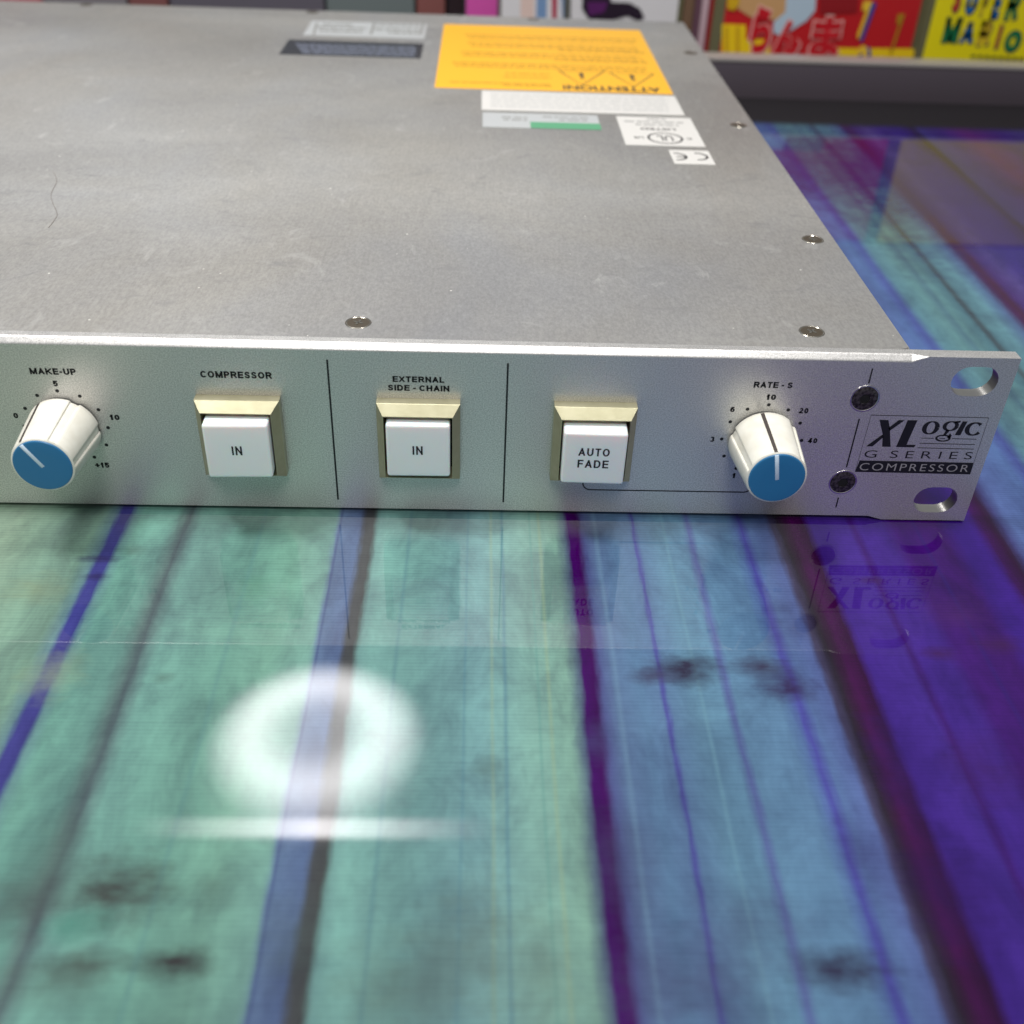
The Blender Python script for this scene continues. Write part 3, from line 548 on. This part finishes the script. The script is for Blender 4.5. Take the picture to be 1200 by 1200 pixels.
for k, (u0, u1, col_, lab) in enumerate([(800, 813, (122, 96, 76), 'narrow brown disc case standing spine-on beside the white cover'), (813.6, 821, (110, 78, 92), 'narrow mauve disc case standing spine-on between brown and pale spines'), (821.6, 830, (206, 176, 184), 'narrow pale pink disc case standing spine-on beside a dark red spine'), (830.6, 838.5, (150, 26, 36), 'narrow dark red disc case standing spine-on beside the red cover')]):
    case('disc_case', lab, B(u0, 20, YB)[0], B(u1, 20, YB)[0]-.1, YB+1, YB+120, 122, col_, 'disc case', group='disc cases standing spine-on')
for u0, u1, col_, lab, dp in [(546, 585, (214, 88, 172), 'pink box standing between a black box and the white disc case', 40), (524, 545, (44, 32, 36), 'narrow black box standing against the pink box', 60), (488, 523, (134, 84, 80), 'dull red box standing between a black and a grey-green box', 50),
                              (382, 487, (112, 122, 122), 'grey-green box standing beside the dull red box', 40), (198, 381, (100, 96, 106), 'wide slate grey box standing between the grey-green and red-brown boxes', 60), (150, 197, (130, 84, 82), 'red-brown box standing beside the wide slate grey box', 40),
                              (50, 149, (132, 128, 132), 'pale grey box standing between the red-brown and rose boxes', 40), (-60, 49, (196, 120, 126), 'rose pink box standing beside the pale grey box', 40)]:
    case('storage_box', lab, B(u0, 10, YB)[0], B(u1, 10, YB)[0]-.9, YB+4, YB+4+dp, 90, col_, 'box')
# ------------------------------------------------------------------ round ceiling lamp (seen mirrored in the table)
def emis(name, col, st):
    m = mat(name, (255, 255, 255), .4); b = m.node_tree.nodes['Principled BSDF']; b.inputs['Emission Color'].default_value = col; b.inputs['Emission Strength'].default_value = st
mat('lamp_white', (235, 235, 235), .5)
m = mat('diffuser_glow', (240, 240, 240), .4); g = N(m)               # milky cover over a ring tube: brightest over the tube
ln = g.n('ShaderNodeVectorMath', operation='LENGTH'); tcd = g.n('ShaderNodeTexCoord'); mz = g.n('ShaderNodeVectorMath', operation='MULTIPLY'); mz.inputs[1].default_value = (1, 1, 0)
g.l(tcd.outputs['Object'], mz.inputs[0]); g.l(mz.outputs[0], ln.inputs[0])
r_ = g.n('ShaderNodeValToRGB'); r_.color_ramp.interpolation = 'B_SPLINE'; r_.color_ramp.elements[0].position = 0; r_.color_ramp.elements[0].color = (.36,)*3+(1,)
r_.color_ramp.elements[1].position = 1; r_.color_ramp.elements[1].color = (0, 0, 0, 1)
for p_, v_ in ((.26, .4), (.44, .8), (.58, 1), (.7, .8), (.84, .36), (.94, .12)): e_ = r_.color_ramp.elements.new(p_); e_.color = (v_,)*3+(1,)
g.l(g.rng(ln.outputs[1], 0, .222, 0, 1), r_.inputs[0]); g.l(g.math('MULTIPLY', r_.outputs[0], 15), g.b.inputs['Emission Strength']); g.b.inputs['Emission Color'].default_value = (1, .99, .985, 1)
m = mat('strip_glow', (240, 240, 240), .4); g = N(m); tcd = g.n('ShaderNodeTexCoord'); sx = g.n('ShaderNodeSeparateXYZ'); g.l(tcd.outputs['Object'], sx.inputs[0])
g.l(g.math('MULTIPLY', g.math('POWER', g.rng(g.math('ABSOLUTE', sx.outputs[0]), 0, .34, 1, 0), 1.7), 20), g.b.inputs['Emission Strength']); g.b.inputs['Emission Color'].default_value = (1, .97, .97, 1)
lamp = bpy.data.objects.new('ceiling_lamp', None); COL.objects.link(lamp); lamp.location = (-.184, 1.232, 1.498)
lamp['label'] = 'round white ceiling lamp with a glowing ring, mirrored in the table'; lamp['category'] = 'lamp'
def lathe_down(name, prof, dz):
    me = revolve(name, prof, 64); bm = bmesh.new(); bm.from_mesh(me); bm.transform(Matrix.Translation((0, 0, dz*MM)) @ Matrix.Rotation(math.pi/2, 4, 'X')); bm.to_mesh(me); bm.free(); return me
ob('diffuser', lathe_down('diffuser', [(235, 0), (234, -12), (215, -30), (160, -46), (90, -54), (20, -56)], 0), 'diffuser_glow', lamp)
ob('lamp_base', lathe_down('lamp_base', [(238, 0), (240, -6), (236, -8)], 0), 'lamp_white', lamp); ob('ceiling_mount', box('ceiling_mount', -60, 60, -60, 60, 0, 40, 4), 'lamp_white', lamp)
l2 = bpy.data.objects.new('strip_lamp', None); COL.objects.link(l2); l2.location = (-.15, .985, 1.42)
l2['label'] = 'slim glowing strip lamp beside the round ceiling lamp'; l2['category'] = 'lamp'
ob('tube', tube('tube', [(-400+i*40, 0, 0) for i in range(21)], 15, 12), 'strip_glow', l2); ob('holder', box('holder', -410, 410, -12, 12, 14, 30, 1), 'lamp_white', l2)
